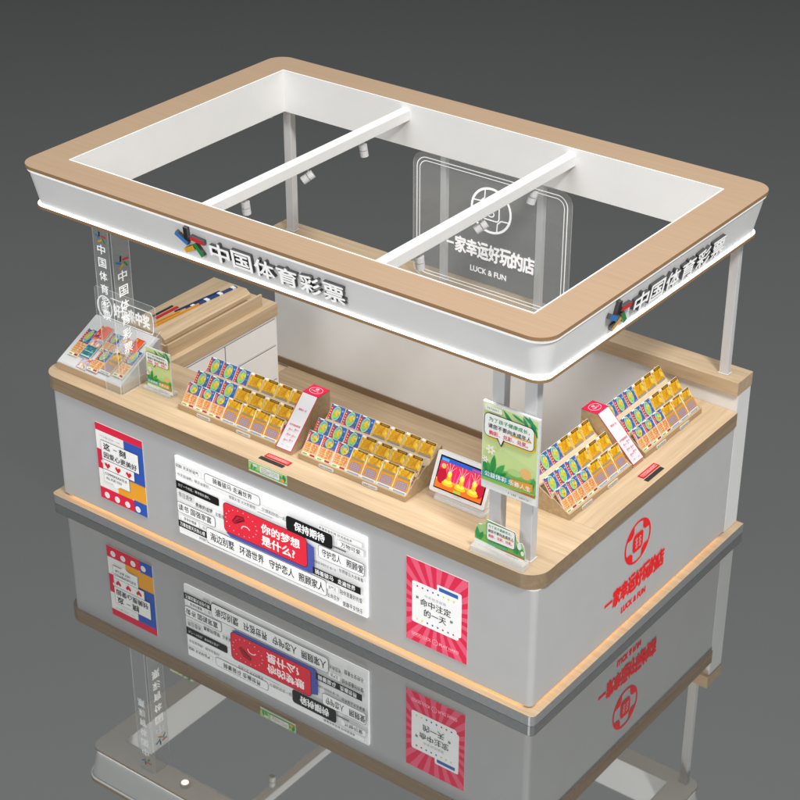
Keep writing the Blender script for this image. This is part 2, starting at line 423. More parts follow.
def post(x0, x1, y0, y1, z0, z1=1.9792):
    mb = MB(); mb.box((x0, y0, z0 + .006), (x1, y1, z1), post_paint); mb.box((x0 - .006, y0 - .006, z0 + .0005), (x1 + .006, y1 + .006, z0 + .006), post_paint); link('post', mb, cn, bevel=.003)
post(-.187, -.116, .112, .165, .9); post(-.376, -.305, .112, .165, .9)
post(-.157, -.102, 2.112, 2.152, 1.099); post(-3.412, -3.35, 2.118, 2.168, 1.099)
post(-2.156, -2.116, 2.122, 2.162, 1.099); post(-1.448, -1.404, 2.122, 2.162, 1.099)
def downlight(x, y, watts):
    mb = MB(); mb.tube((x, y, 1.952), (x, y, ZR - .0028), .033, post_paint); mb.tube((x, y, 1.9505), (x, y, 1.9522), .024, glow('downlight_lens', '#fff1dc', 3)); link('downlight', mb, cn, smooth=True)
    if watts:
        l = bpy.data.lights.new('downlight_lamp', 'SPOT'); l.energy = watts; l.color = (1, .96, .90); l.spot_size = R(78); l.spot_blend = .55; l.shadow_soft_size = .012
        o = bpy.data.objects.new('downlight_lamp', l); COL.objects.link(o); o.location = (x, y, 1.945)
downlight(-3.395, 1.95, 0)
for x in (-.49, -1.25, -2.0, -2.72): downlight(x, .125, 10)
for y in (.78, 1.55): downlight(-.115, y, 9)

# fascia signs ------------------------------------------------------
EMB = [('#1b1b1b', (-2.291, 2.182), (-2.297, 2.109)), ('#2f7fd0', (-2.373, 2.128), (-2.293, 2.081)), ('#e0232b', (-2.265, 2.126), (-2.169, 2.118)), ('#17963f', (-2.243, 2.095), (-2.196, 2.029)), ('#eead1e', (-2.251, 2.071), (-2.323, 2.03))]
def fascia_sign(name, label, frame, chars_u, vmid, h):
    """frame(u, v, n): distance along, height, distance out of the fascia"""
    t = thing(name, label, 'sign', tuple(frame(chars_u[0], vmid, 0)))
    for col, a, b in EMB:
        mb = MB(); a = Vector(a) - Vector((-2.27, 2.105)); b = Vector(b) - Vector((-2.27, 2.105)); d = (b - a).normalized(); q = Vector((-d.y, d.x)) * .0135
        u0 = chars_u[0] - .135
        pts = [a - q, b - q, b + q, a + q]
        f = [frame(u0 + c.x, vmid + .018 + c.y, .022) for c in pts]; k = [frame(u0 + c.x, vmid + .018 + c.y, .002) for c in pts]
        mb.add(f, [(0, 1, 2, 3)], plain('emblem_face', col, .35, .03, 30, .5, .08))
        mb.add(f + k, [(i, i + 4, (i + 1) % 4 + 4, (i + 1) % 4) for i in range(4)], letter_side)
        link('emblem_bar', mb, t)
    n = 6; w = (chars_u[1] - chars_u[0]) / n
    for i, ch in enumerate('中国体育彩票'):
        vs, fs, ns = glyphs(ch, 0, .5)
        xs = [p[0] for p in vs]; ys = [p[1] for p in vs]; a, b, c, d = min(xs), max(xs), min(ys), max(ys)
        cw = w * .86; u0 = chars_u[0] + w * i + w * .02
        hh = h * (1.06 if ch in '中' else 1.0)
        mb = MB()
        for k, (ax, ay) in enumerate(((-1, 0), (1, 0), (0, 1), (0, -1))):
            f = [frame(u0 + ax * .0034 + (p[0] - a) / (b - a) * cw, vmid + ay * .0026 - hh / 2 + (p[1] - c) / (d - c) * hh, .002 + (p[2] + .5) * (.019 + .0002 * k)) for p in vs]
            mb.add(f, [q for q, nn in zip(fs, ns) if nn[2] > .5], letter_face); mb.add(f, [q for q, nn in zip(fs, ns) if nn[2] <= .5], letter_side)
        link('letter', mb, t)
    return t
def fr(u, v, n):   # front fascia
    k = (v - 2.008) / (2.208 - 2.008); return Vector((u, CF + .050 + (.012 - .050) * k - n, v - n * .19))
def sd(u, v, n):
    k = (v - 2.008) / (2.208 - 2.008); return Vector((CR - .046 - (.012 - .046) * k + n, u, v - n * .17))
fascia_sign('fascia_sign', 'long front fascia lettering with five-colour emblem, white raised characters', fr, (-2.110, -1.188), 2.111, .104)
fascia_sign('fascia_sign', 'right side fascia lettering with five-colour emblem, above the side counter run', sd, (.80, 1.745), 2.104, .100)

# spot lamps hanging from the cross bars
def spot(x, y, tilt, az, label):
    t = thing('spot_lamp', label, 'spotlight', (x, y, 2.15), 0, 'spot lamps hanging from the two cross bars')
    mb = MB(); mb.tube((x, y, 2.098), (x, y, 2.1498), .0045, post_paint, 10); link('stem', mb, t)
    d = Vector((math.sin(tilt) * math.cos(az), math.sin(tilt) * math.sin(az), -math.cos(tilt)))
    c = Vector((x, y, 2.078)); mb = MB()
    mb.tube(c - d * .034, c - d * .002, .025, post_paint, 24); mb.tube(c - d * .0015, c + d * .0015, .022, groove, 24); mb.tube(c + d * .002, c + d * .040, .025, post_paint, 24); link('lamp_head', mb, t, smooth=True)
    mb = MB(); mb.tube(c + d * .0402, c + d * .0412, .020, plain('lamp_lens', (.5, .5, .48), .2), 20); link('lens', mb, t)
spot(-2.372, .585, .12, 1.5, 'white spot lamp nearest the front on the left cross bar')
spot(-2.372, 1.125, 1.0, 4.0, 'white spot lamp tilted forward at the middle of the left cross bar')
spot(-2.372, 1.640, .15, 1.0, 'white spot lamp nearest the back on the left cross bar')
spot(-1.185, .605, .12, 1.5, 'white spot lamp nearest the front on the right cross bar')
spot(-1.185, 1.165, 1.0, 4.0, 'white spot lamp tilted forward at the middle of the right cross bar')
spot(-1.185, 1.665, .3, 4.2, 'white spot lamp nearest the back on the right cross bar')

# ------------------------------------------------------------------ acrylic sheets
def emblem(P, u, v, r, m, solid=True):
    P.ring(u, v, r, r, r * .10, m)
    for a in (45, 135, 225, 315):                       # four patches against the rim
        if solid: 
            pts = [(u + r * .95 * math.cos(R(a + t)), v + r * .95 * math.sin(R(a + t))) for t in range(-24, 25, 6)]
            P.poly(pts + [(u + r * .62 * math.cos(R(a + 10)), v + r * .62 * math.sin(R(a + 10))), (u + r * .62 * math.cos(R(a - 10)), v + r * .62 * math.sin(R(a - 10)))], m)
        elif a in (135, 315):
            c, s = math.cos(R(a)), math.sin(R(a))
            for (t, q) in ((-26, -12), (26, 12), (0, 0)):
                if t: P.bar(u + r * .93 * math.cos(R(a + t)), v + r * .93 * math.sin(R(a + t)), u + r * .6 * math.cos(R(a + q)), v + r * .6 * math.sin(R(a + q)), r * .05, m)
                else: P.bar(u + r * .6 * math.cos(R(a - 12)), v + r * .6 * math.sin(R(a - 12)), u + r * .6 * math.cos(R(a + 12)), v + r * .6 * math.sin(R(a + 12)), r * .05, m)
    k = r * .43
    if solid:
        P.rrect(u - k * .88, v - k, u + k * .88, v + k, k * .45, m)
        g = grey_paint
        for (a, b) in ((-.3, .35), (.3, .35), (-.3, -.05), (.3, -.05), (-.3, -.45), (.3, -.45)):
            P.ring(u + a * k, v + b * k, k * .2, k * .17, k * .09, g, 12)
    else:
        P.frame(u - k, v - k, u + k, v + k, k * .4, r * .05, m)
        P.ring(u, v + k * .33, k * .34, k * .26, r * .045, m, 20); P.ring(u, v - k * .3, k * .42, k * .34, r * .045, m, 20)

SIGN_TXT = '一家幸运好玩的店'
sg = thing('acrylic_sign', 'large clear acrylic sign engraved LUCK & FUN on the back wall cap', 'sign', (-1.766, 2.1, 1.0995))
pl = [(p[0], 2.098, p[1]) for p in rr_loop(-2.346, 1.10, -1.186, 1.943, .085, 0, 10)]
mb = MB(); mb.prism(pl, (0, .006, 0), frosted, edge_clear); link('plate', mb, sg)
P = Print((0, 2.0978, 0), X, Z)
P.frame(-2.318, 1.128, -1.214, 1.915, .075, .006, white_vinyl); P.frame(-2.296, 1.150, -1.236, 1.893, .06, .005, white_vinyl)
link('border_line', P.mb, sg)
P = Print((0, 2.0976, 0), X, Z); emblem(P, -1.757, 1.686, .15, white_vinyl, False); link('emblem', P.mb, sg)
P = Print((0, 2.0976, 0), X, Z)
P.bar(-2.085, 1.398, -2.03, 1.398, .014, white_vinyl)
for i, ch in enumerate(SIGN_TXT[1:]): P.text(ch, -2.018 + i * .0842, 1.350, -2.018 + i * .0842 + .080, 1.457, white_vinyl, .045)
link('lettering', P.mb, sg); P = Print((0, 2.0976, 0), X, Z); P.text('LUCK & FUN', -1.901, 1.250, -1.635, 1.287, white_vinyl, .03); link('tagline', P.mb, sg)

def small_emblem(P, u, v, s):
    for col, a, b in EMB:
        a = (Vector(a) - Vector((-2.27, 2.105))) * s; b = (Vector(b) - Vector((-2.27, 2.105))) * s
        P.bar(u + a.x, v + a.y, u + b.x, v + b.y, .024 * s, ink(col)); P.k -= 1
pa = thing('acrylic_banner', 'narrow clear acrylic upright facing front with white vertical characters', 'banner', (-3.03, .083, .9))
mb = MB(); mb.prism([(-3.084, .082, .9005), (-2.964, .082, .9005), (-2.964, .082, 1.979), (-3.084, .082, 1.979)], (0, .005, 0), clear, edge_clear); link('sheet', mb, pa)
P = Print((0, .0818, 0), X, Z); small_emblem(P, -3.02, 1.90, .42); link('emblem', P.mb, pa); P = Print((0, .0818, 0), X, Z)
for i, ch in enumerate('中国体育彩票'):
    P = Print((0, .0818, 0), X, Z); P.text(ch, -3.053, 1.795 - i * .083, -2.993, 1.853 - i * .083, white_vinyl, .01); link('character', P.mb, pa)
pb = thing('acrylic_banner', 'narrow clear acrylic upright facing right with emblem above white characters', 'banner', (-2.955, .165, .9))
mb = MB(); mb.prism([(-2.958, .098, .9005), (-2.958, .232, .9005), (-2.958, .232, 1.979), (-2.958, .098, 1.979)], (.005, 0, 0), clear, edge_clear); link('sheet', mb, pb)
P = Print((-2.9525, 0, 0), Y, Z); small_emblem(P, .168, 1.737, .5); link('emblem', P.mb, pb); P = Print((-2.9525, 0, 0), Y, Z)
for i, ch in enumerate('中国体育彩票'):
    P = Print((-2.9525, 0, 0), Y, Z); P.text(ch, .128, 1.618 - i * .092, .196, 1.682 - i * .092, white_vinyl, .01); link('character', P.mb, pb)

# ------------------------------------------------------------------ lottery tickets
oval = cells('ticket_map_print', [(0, '#57b9c9'), (.2, '#9ecf4e'), (.42, '#d6d84a'), (.6, '#7fc9a0'), (.75, '#f0b42c'), (.88, '#e87d2a')], 85)
goldp = cells('ticket_gold_print', [(0, '#d99e16'), (.3, '#ecba28'), (.55, '#c98b12'), (.75, '#f2cc42'), (.92, '#a87214')], 80, (1, 1, .6))
redp = cells('ticket_red_print', [(0, '#e5401f'), (.3, '#f05a22'), (.5, '#d8263a'), (.68, '#5a3fa0'), (.8, '#f3b02b'), (.92, '#e9e4e0')], 60)
mixp = cells('ticket_mixed_print', [(0, '#d9cbe0'), (.25, '#e6b7a6'), (.45, '#8fb3d9'), (.62, '#e8793c'), (.75, '#eeeae4'), (.9, '#f0c94a')], 70)
rows = cells('ticket_row_print', [(0, '#eeb877'), (.35, '#e8a860'), (.6, '#dc8a50'), (.8, '#f3cf9a')], 150, (1, 1, .55))
teal = cells('ticket_teal_print', [(0, '#2f7d8c'), (.4, '#27687c'), (.7, '#4a98a0'), (.9, '#7fb8b4')], 110)
speck = cells('ticket_foot_print', [(0, '#f1e7d2'), (.5, '#e6d7b3'), (.7, '#b8443c'), (.85, '#6c9a4a')], 130)
def ticket_mesh(kind, w, h, sp=.5):
    mbx = MB(); T = .005
    mbx.box((0, 0, 0), (w, T, h), plain('ticket_paper', '#e6ddcf', .5))
    P = Print((0, 0, 0), X, Z, mbx); P.STEP = .0003
    s = h / .14
    q = 1 - sp; pv = lambda t: h * (sp + q * t); lv = lambda t: h * sp * t     # t runs 0..1 inside the picture / the scratch area
    if kind == 'blue':
        P.rect(.0015, pv(0), w - .0015, h - .0015, '#3a60a2')
        P.rect(.0015, pv(0), w * .19, pv(.86), '#c8342f')
        for i in range(5): P.ell(w * .105, pv(.12 + .155 * i), w * .04, h * q * .03, '#f0e0d0', 0, 8); P.k -= 1
        P.k += 1
        P.ell(w * .5, pv(.5), w * .27, h * q * .44, '#c9dc7c', -.12); P.ell(w * .5, pv(.5), w * .245, h * q * .40, oval, -.12)
        P.ell(w * .5, pv(.55), w * .09, h * q * .12, '#eeb43a', 0, 12)
        P.ell(w * .87, pv(.76), w * .06, h * q * .06, '#7fb0e6', 0, 10); P.ell(w * .8, pv(.1), w * .12, h * q * .06, '#96609c', 0, 10); P.ell(w * .88, pv(.42), w * .05, h * q * .05, '#5c86c4', 0, 10)
        P.rect(w * .16, pv(.93), w * .45, h - .0005, '#efefea')
        P.rect(w * .03, lv(.25), w * .97, lv(.99), '#e3ac70'); P.rect(w * .07, lv(.29), w * .93, lv(.95), rows)
        for i in range(4): P.rect(w * .1, lv(.35 + .15 * i), w * .45, lv(.40 + .15 * i), '#cd7a50'); P.k -= 1; P.rect(w * .55, lv(.35 + .15 * i), w * .9, lv(.40 + .15 * i), '#cd7a50'); P.k -= 1
        P.k += 1
        P.rect(w * .03, .001, w * .97, lv(.23), '#ece2c6'); P.rect(w * .1, lv(.06), w * .4, lv(.15), '#7da653'); P.rect(w * .6, lv(.06), w * .94, lv(.2), '#a63c36')
    elif kind == 'gold':
        P.rect(.0015, pv(0), w - .0015, h - .0015, '#d69a18'); P.rect(.003, pv(.22), w - .003, pv(.86), goldp)
        P.rect(w * .32, pv(.82), w - .003, h - .0025, '#43300c'); P.rect(w * .4, pv(.86), w * .9, pv(.94), '#a0731c')
        P.rect(w * .02, pv(.86), w * .26, h - .0005, '#efe9da')
        P.rect(w * .1, pv(.05), w * .9, pv(.2), '#857d70'); P.rect(w * .14, pv(.08), w * .86, pv(.17), '#948c7e')
        P.rect(.0015, lv(.2), w - .0015, lv(1), '#d08e22')
        P.rrect(w * .14, lv(.26), w * .86, lv(.84), w * .1, '#8480a8')
        for i in range(4):
            P.rect(w * .18, lv(.32 + .136 * i), w * .82, lv(.356 + .136 * i), '#cc9850'); P.k -= 1
            P.rect(w * (.24 + .16 * i), lv(.3), w * (.262 + .16 * i), lv(.8), '#c89a54'); P.k -= 1
        P.k += 1
        P.rect(.0015, .001, w - .0015, lv(.2), '#e2dfd4'); P.rect(w * .1, lv(.04), w * .9, lv(.14), '#84a2c6')
    elif kind == 'teal':
        P.rect(.0015, .001, w - .0015, h * .6, teal); P.rect(.0015, h * .6, w - .0015, h - .001, mixp)
        P.rect(w * .08, h * .06, w * .92, h * .12, '#bcd5d0'); P.rect(w * .08, h * .3, w * .92, h * .34, '#9fc4c2')
    elif kind == 'red':
        P.rect(.0015, .001, w - .0015, h - .001, redp); P.rect(w * .55, h * .1, w * .95, h * .9, '#ef5a22')
    else:
        P.rect(.0015, .001, w - .0015, h - .001, mixp); P.rect(w * .1, h * .05, w * .9, h * .25, speck)
    me = bpy.data.meshes.new('lottery_ticket'); me.from_pydata(mbx.v, [], mbx.f)
    for m in mbx.mats: me.materials.append(m)
    me.polygons.foreach_set('material_index', mbx.m); me.update()
    return me
def place_ticket(me, loc, rx, rz, label, group, ry=0):
    o = bpy.data.objects.new('lottery_ticket', me); COL.objects.link(o)
    o.location = loc; o.rotation_euler = (rx, ry, rz)
    return tag(o, label, 'ticket', group)

# ------------------------------------------------------------------ stepped ticket racks
TH = R(-35.5)
PITCH, TW, THT = .104, .099, .14
tick = {(k, r): ticket_mesh(k, TW, THT, .55 if r == 'front' else .33) for k in ('blue', 'gold') for r in ('front', 'middle', 'back')}
ROW = [(.019, .0275, 'front'), (.097, .070, 'middle'), (.213, .107, 'back')]
def rack_parts(t, W, nb, ng):
    off = (0, 0, 0)
    prof = [(0, 0), (0, .034), (.012, .036), (.105, .095), (.115, .088), (.2, .135), (.212, .128), (.325, .196), (.335, .19), (.335, 0)]
    for x in (0, W - .008):
        mb = MB(); mb.prism([(x, y, z + .001) for y, z in prof][::-1], (.008, 0, 0), oak_rack); link('side_panel', mb, t, off)
    mb = MB(); mb.box((.0085, 0, .001), (W - .0085, .012, .036), oak_rack); link('front_lip', mb, t, off, bevel=.001)
    u = Vector((0, -math.sin(TH), math.cos(TH))); n = Vector((0, math.cos(TH), math.sin(TH)))
    for (y, z, nm) in ROW:
        mb = MB(); a = Vector((.009, y, z)) + n * .0068 - u * .006; w = Vector((W - .018, 0, 0)); h = u * .126
        mb.prism([a, a + w, a + w + h, a + h], n * .004, cream); link('tier_board', mb, t, off)
    for (y, z, nm) in ROW[1:]:
        mb = MB(); a = Vector((.009, y, z)) - n * .006 + u * (.004 if nm == 'back' else .03); w = Vector((W - .018, 0, 0)); h = u * (.047 if nm == 'back' else .024)
        mb.prism([a, a + w, a + w + h, a + h], n * .003, cream); link('pocket_lip', mb, t, off)
    mb = MB(); mb.box((.009, .03, .002), (W - .009, .33, .02), oak_rack); link('base_board', mb, t, off)
    y, z, nm = ROW[0]
    for i in range(nb + ng + 1):
        x = (W - PITCH * (nb + ng)) / 2 + PITCH * i
        x = min(max(x, .012), W - .012)
        a = Vector((x - .0016, y, z)) - n * .002 - u * .002; mb = MB(); w = Vector((.0032, 0, 0)); h = u * .118
        mb.prism([a, a + w, a + w + h, a + h], n * .0085, plain('white_divider', (.85, .84, .82), .4)); link('divider', mb, t, off)
    for c in (.27, .68):
        x = W * c; mb = MB()
        lpz = [(p[0], -.004, p[1]) for p in rr_loop(x - .052, .004, x + .052, .026, .008, 0, 4)]
        mb.prism(lpz, (0, .0036, 0), plain('label_plastic', (.72, .71, .69), .25))
        Q = Print((0, -.0042, 0), X, Z, mb); Q.scribble(x - .042, .0105, x + .042, .0195, '#77726c'); link('label_holder', mb, t, off)
def fill(M, W, nb, ng, rname):
    n = nb + ng; ords = ['first', 'second', 'third', 'fourth', 'fifth', 'sixth', 'seventh']
    for r, (y, z, rn) in enumerate(ROW):
        for i in range(n):
            kind = 'blue' if i < nb else 'gold'
            x = (W - PITCH * n) / 2 + PITCH * i + (PITCH - TW) / 2 + random.uniform(-.0015, .0015)
            p = M @ Vector((x, y, z + random.uniform(-.001, .001)))
            place_ticket(tick[kind, rn], p, TH, M.to_euler().z, f'{kind} scratch ticket, {ords[i]} from left in {rn} row of {rname}', 'scratch tickets in the ' + rname)
ra = thing('ticket_rack', 'leftmost stepped oak ticket rack on the front counter, beside the acrylic box', 'ticket rack', (-2.590, .170, .9), 0, 'stepped ticket racks on the counter', True)
rack_parts(ra, .735, 3, 4); fill(Matrix.Translation((-2.590, .170, .9)), .735, 3, 4, 'leftmost front rack')
lab = 'stepped oak ticket rack on the front counter, next to the payment terminal'
dup(ra, (-1.688, .170, .9), 0, lab); fill(Matrix.Translation((-1.688, .170, .9)), .735, 3, 4, 'rack beside the terminal')
rc = thing('ticket_rack', 'stepped oak ticket rack on the side counter, nearest the corner posts', 'ticket rack', (-.165, .552, .9), R(90), 'stepped ticket racks on the counter', True)
rack_parts(rc, .63, 3, 3); fill(Matrix.Translation((-.165, .552, .9)) @ Matrix.Rotation(R(90), 4, 'Z'), .63, 3, 3, 'near side rack')
dup(rc, (-.165, 1.325, .9), R(90), 'stepped oak ticket rack at the far end of the side counter'); fill(Matrix.Translation((-.165, 1.325, .9)) @ Matrix.Rotation(R(90), 4, 'Z'), .63, 3, 3, 'far side rack')

# ------------------------------------------------------------------ sloping red and white notice wedges
def wedge(loc, rz, label):
    t = thing('notice_wedge', label, 'display wedge', loc, rz, 'red-topped notice wedges between the racks', True)
    W = .112; prof = [(0, .001), (0, .018), (.243, .257), (.345, .257), (.345, .001)]
    mb = MB(); mb.prism([(0, y, z) for y, z in prof][::-1], (W, 0, 0), oak_rack); link('wooden_body', mb, t, (0, 0, 0))
    mb = MB(); mb.box((-.001, .2425, .2575), (W + .001, .3455, .2605), ink('#dd1644'))
    Q = Print((0, .2425, .2606), X, Y, mb); Q.ring(W / 2, .052, .042, .034, .003, '#f6dfe4'); Q.ring(W / 2, .064, .011, .009, .003, '#f6e6ea', 16); Q.bar(W / 2 - .009, .064, W / 2 + .009, .064, .002, '#f6e6ea')
    Q.scribble(W / 2 - .028, .038, W / 2 + .028, .049, '#f6e6ea')
    link('red_top', mb, t, (0, 0, 0))
    d = Vector((0, .243, .239)); L = d.length
    Q = Print((0, -.0015, .0195), X, d)
    Q.rect(-.001, 0, W + .001, L, '#c81a3c'); Q.rect(.004, .004, W - .004, L - .001, '#d2d1d4')
    Q.text('微信扫一扫', .030, L * .695, .084, L * .735, '#cf3158', .03); Q.text('关注中国体育彩票', .018, L * .415, .094, L * .455, '#cf3158', .02)
    for (u, v) in ((.03, .34), (.068, .36), (.032, .25), (.07, .25), (.03, .15), (.066, .17)):
        Q.ell(u + .004, L * (v + .012), .007, .007, '#d98aa0', 0, 10); Q.scribble(u + .013, L * v, u + .03, L * (v + .022), '#8c7480'); Q.k -= 1; Q.scribble(u - .006, L * (v - .03), u + .014, L * (v - .018), '#c77f96'); Q.k -= 1
    Q.k += 1
    Q.scribble(.02, L * .06, .05, L * .085, '#9c98a4'); Q.scribble(.066, L * .06, .092, L * .08, '#c9a6b2')
    link('front_notice', Q.mb, t, (0, 0, 0))
    return t
w0 = wedge((-1.853, .172, .9), 0, 'red-topped sloping notice wedge between the two front counter racks')
dup(w0, (-.166, 1.195, .9), R(90), 'red-topped sloping notice wedge between the two side counter racks')

# ------------------------------------------------------------------ acrylic ticket box at the left end
bx = thing('ticket_box', 'oak tray with sloping grey ticket board and engraved acrylic header, left corner', 'ticket box', (-3.24, .27, .9))
x0, x1 = -3.505, -2.972
mb = MB(); mb.box((x0, .09, .901), (x1, .445, .948), oak_x); link('tray', mb, bx, bevel=.002)
board = plain('pale_grey_board', (.66, .66, .67), .3, .02, 10)
mb = MB(); mb.prism([(x0 + .004, .094, .9485), (x0 + .004, .10, .955), (x0 + .004, .43, 1.12), (x0 + .004, .443, 1.12), (x0 + .004, .443, .9485)][::-1], (x1 - x0 - .008, 0, 0), board); link('sloping_board', mb, bx)
mb = MB(); mb.prism([(x1 + .001, .1, .9), (x1 + .001, .447, .9), (x1 + .001, .447, 1.17), (x1 + .001, .1, 1.0)], (.004, 0, 0), clear, edge_clear); link('side_shield', mb, bx)
hd = [(p[0], .447, p[1]) for p in rr_loop(-3.51, 1.06, -3.005, 1.315, .02, 0, 5)]
mb = MB(); mb.prism(hd, (0, .004, 0), clear, edge_clear); h = link('header', mb, bx)
P = Print((0, .4468, 0), X, Z)
P.ring(-3.43, 1.19, .064, .078, .009, white_vinyl, 36); P.frame(-3.465, 1.218, -3.405, 1.165, .012, .006, white_vinyl) if False else None
P.frame(-3.458, 1.155, -3.402, 1.225, .014, .006, white_vinyl); P.text('福', -3.447, 1.166, -3.413, 1.214, white_vinyl, .03)
P.bar(-3.372, 1.268, -3.035, 1.268, .006, white_vinyl); P.bar(-3.39, 1.126, -3.035, 1.126, .006, white_vinyl); P.ring(-3.043, 1.197, .022, .074, .006, white_vinyl, 12, -90, 90)
P.text('好运来中奖', -3.352, 1.156, -3.055, 1.240, white_vinyl, .055)
P2 = P; lt = link('header_lettering', P2.mb, h); lt.location = (0, 0, 0)
SV = Vector((0, .33, .165)).normalized(); rxs = math.atan2(SV.z, SV.y) - math.pi / 2
def bt(kind, x, y, w, l, rz, lift, label):
    n = Vector((0, -SV.z, SV.y)); p = Vector((x, y, .955 + (y - .1) * .5)) + n * (.0062 + lift)
    place_ticket(ticket_mesh(kind, w, l), p, rxs, rz, label, 'tickets fanned on the sloping board')
BT = 'on the sloping grey board'
bt('blue', -3.466, .150, .078, .215, 0, 0, 'tall blue and orange ticket, leftmost ' + BT)
bt('red', -3.395, .288, .092, .115, -.05, .002, 'red and orange ticket at the top ' + BT)
bt('mixed', -3.352, .103, .085, .085, -.06, 0, 'small mixed-print ticket at the lower edge ' + BT)
bt('teal', -3.383, .166, .086, .150, -.03, .006, 'teal ticket with multicoloured top ' + BT)
bt('blue', -3.285, .240, .084, .145, 0, .001, 'short blue and orange ticket, upper centre ' + BT)
bt('blue', -3.262, .108, .084, .165, -.03, .007, 'blue and orange ticket, lower centre ' + BT)
bt('mixed', -3.195, .255, .084, .130, -.05, .001, 'pale mixed-print ticket at the top ' + BT)
bt('gold', -3.172, .122, .086, .165, -.02, .007, 'gold ticket with purple grid ' + BT)
bt('red', -3.108, .300, .070, .100, -.05, .007, 'small red ticket near the upper right ' + BT)
bt('blue', -3.075, .132, .084, .210, 0, .003, 'tall blue and orange ticket, rightmost ' + BT)

# ------------------------------------------------------------------ payment terminal with screen
ps = thing('payment_terminal', 'white touch-screen terminal with red and gold game picture on the front counter', 'terminal', (-.70, .36, .9))
mb = MB()
for k, (z0, z1, g) in enumerate(((.901, .920, 0), (.9205, .942, .006), (.9425, .950, .016))):
    lpz = rr_loop(-.862 + g, .292 + g, -.532 - g, .50 - g, .02, z0, 5); mb.prism(lpz, (0, 0, z1 - z0), plain('white_plastic', (.80, .80, .81), .3, .01))
link('base', mb, ps, bevel=.003)
sv = Vector((0, .088, .195)).normalized(); sn = Vector((1, 0, 0)).cross(sv)
so = Vector((-.885, .290, .952))
def scr(u, v, n): return so + Vector((u, 0, 0)) + sv * v + sn * n
lpz = [scr(p[0], p[1], 0) for p in rr_loop(0, 0, .355, .225, .012, 0, 5)]
mb = MB(); mb.prism(lpz, -sn * .03, plain('white_plastic', (.80, .80, .81), .3, .01)); 
mb.prism([scr(.02, .205, -.031), scr(.335, .205, -.031), scr(.335, .05, -.075), scr(.02, .05, -.075)], sv * .02, plain('white_plastic', (.80, .80, .81), .3, .01))
hs = link('screen_housing', mb, ps, bevel=.003)
mb = MB(); mb.prism([scr(.05, .03, -.032), scr(.305, .03, -.032), scr(.305, .03, -.08), scr(.05, .03, -.08)], sv * .10, plain('white_plastic', (.80, .80, .81), .3, .01)); link('stand', mb, ps)
P = Print(so, X, sv); S = lambda c: ink(c, .55)
P.rect(.022, .022, .335, .203, plain('screen_bezel', (.012, .012, .015), .15))
u0, v0, u1, v1 = .030, .030, .327, .195; W, H = u1 - u0, v1 - v0
P.rect(u0, v0, u1, v1, S('#d8204e'))
P.rect(u0, v1 - .022, u1, v1, S('#2b4fae')); P.rect(u0 + .006, v1 - .018, u0 + .05, v1 - .005, S('#3ea0e0')); P.rect(u0 + .2, v1 - .016, u0 + .26, v1 - .008, S('#d23a4a'))
for i in range(13):
    x = u0 + .03 + i * (W - .06) / 12; P.poly([(x - .004 - .003 * (i % 2), v0 + .05), (x + .006, v0 + .05), (x + .012 * ((i % 3) - 1), v1 - .023)], S('#f2739a' if i % 2 else '#e84876'))
P.rect(u0, v0, u1, v0 + .05, S('#f0691e')); P.rect(u0, v0 + .04, u1, v0 + .052, S('#f79a38'))
P.ell(u0 + .03, v0 + .07, .028, .045, S('#a80f2c')); P.ell(u1 - .02, v0 + .06, .026, .04, S('#a80f2c'))
P.ell(u0 + .03, v1 - .045, .016, .014, S('#f0a01e')); P.ell(u0 + .026, v1 - .043, .007, .006, S('#3dc0e0'))
for i in range(3):
    x = u0 + .078 + i * .082; y = v0 + .028
    P.ell(x, y + .006, .036, .013, S('#f6b32a')); P.ell(x, y + .018, .026, .011, S('#ffd84a')); P.ell(x, y + .036, .013, .016, S('#f0a81e')); P.ell(x, y + .06, .014, .017, S('#ffd23c')); P.ell(x - .003, y + .066, .005, .007, S('#fff2b0'))
    for a in (-40, -15, 15, 40): P.bar(x, y + .07, x + .05 * math.sin(R(a)), y + .07 + .05 * math.cos(R(a)), .0018, S('#f8c9b0'))
P.rect(u0 + .13, v0 + .006, u0 + .175, v0 + .018, S('#7cc040'))
link('screen', P.mb, ps)

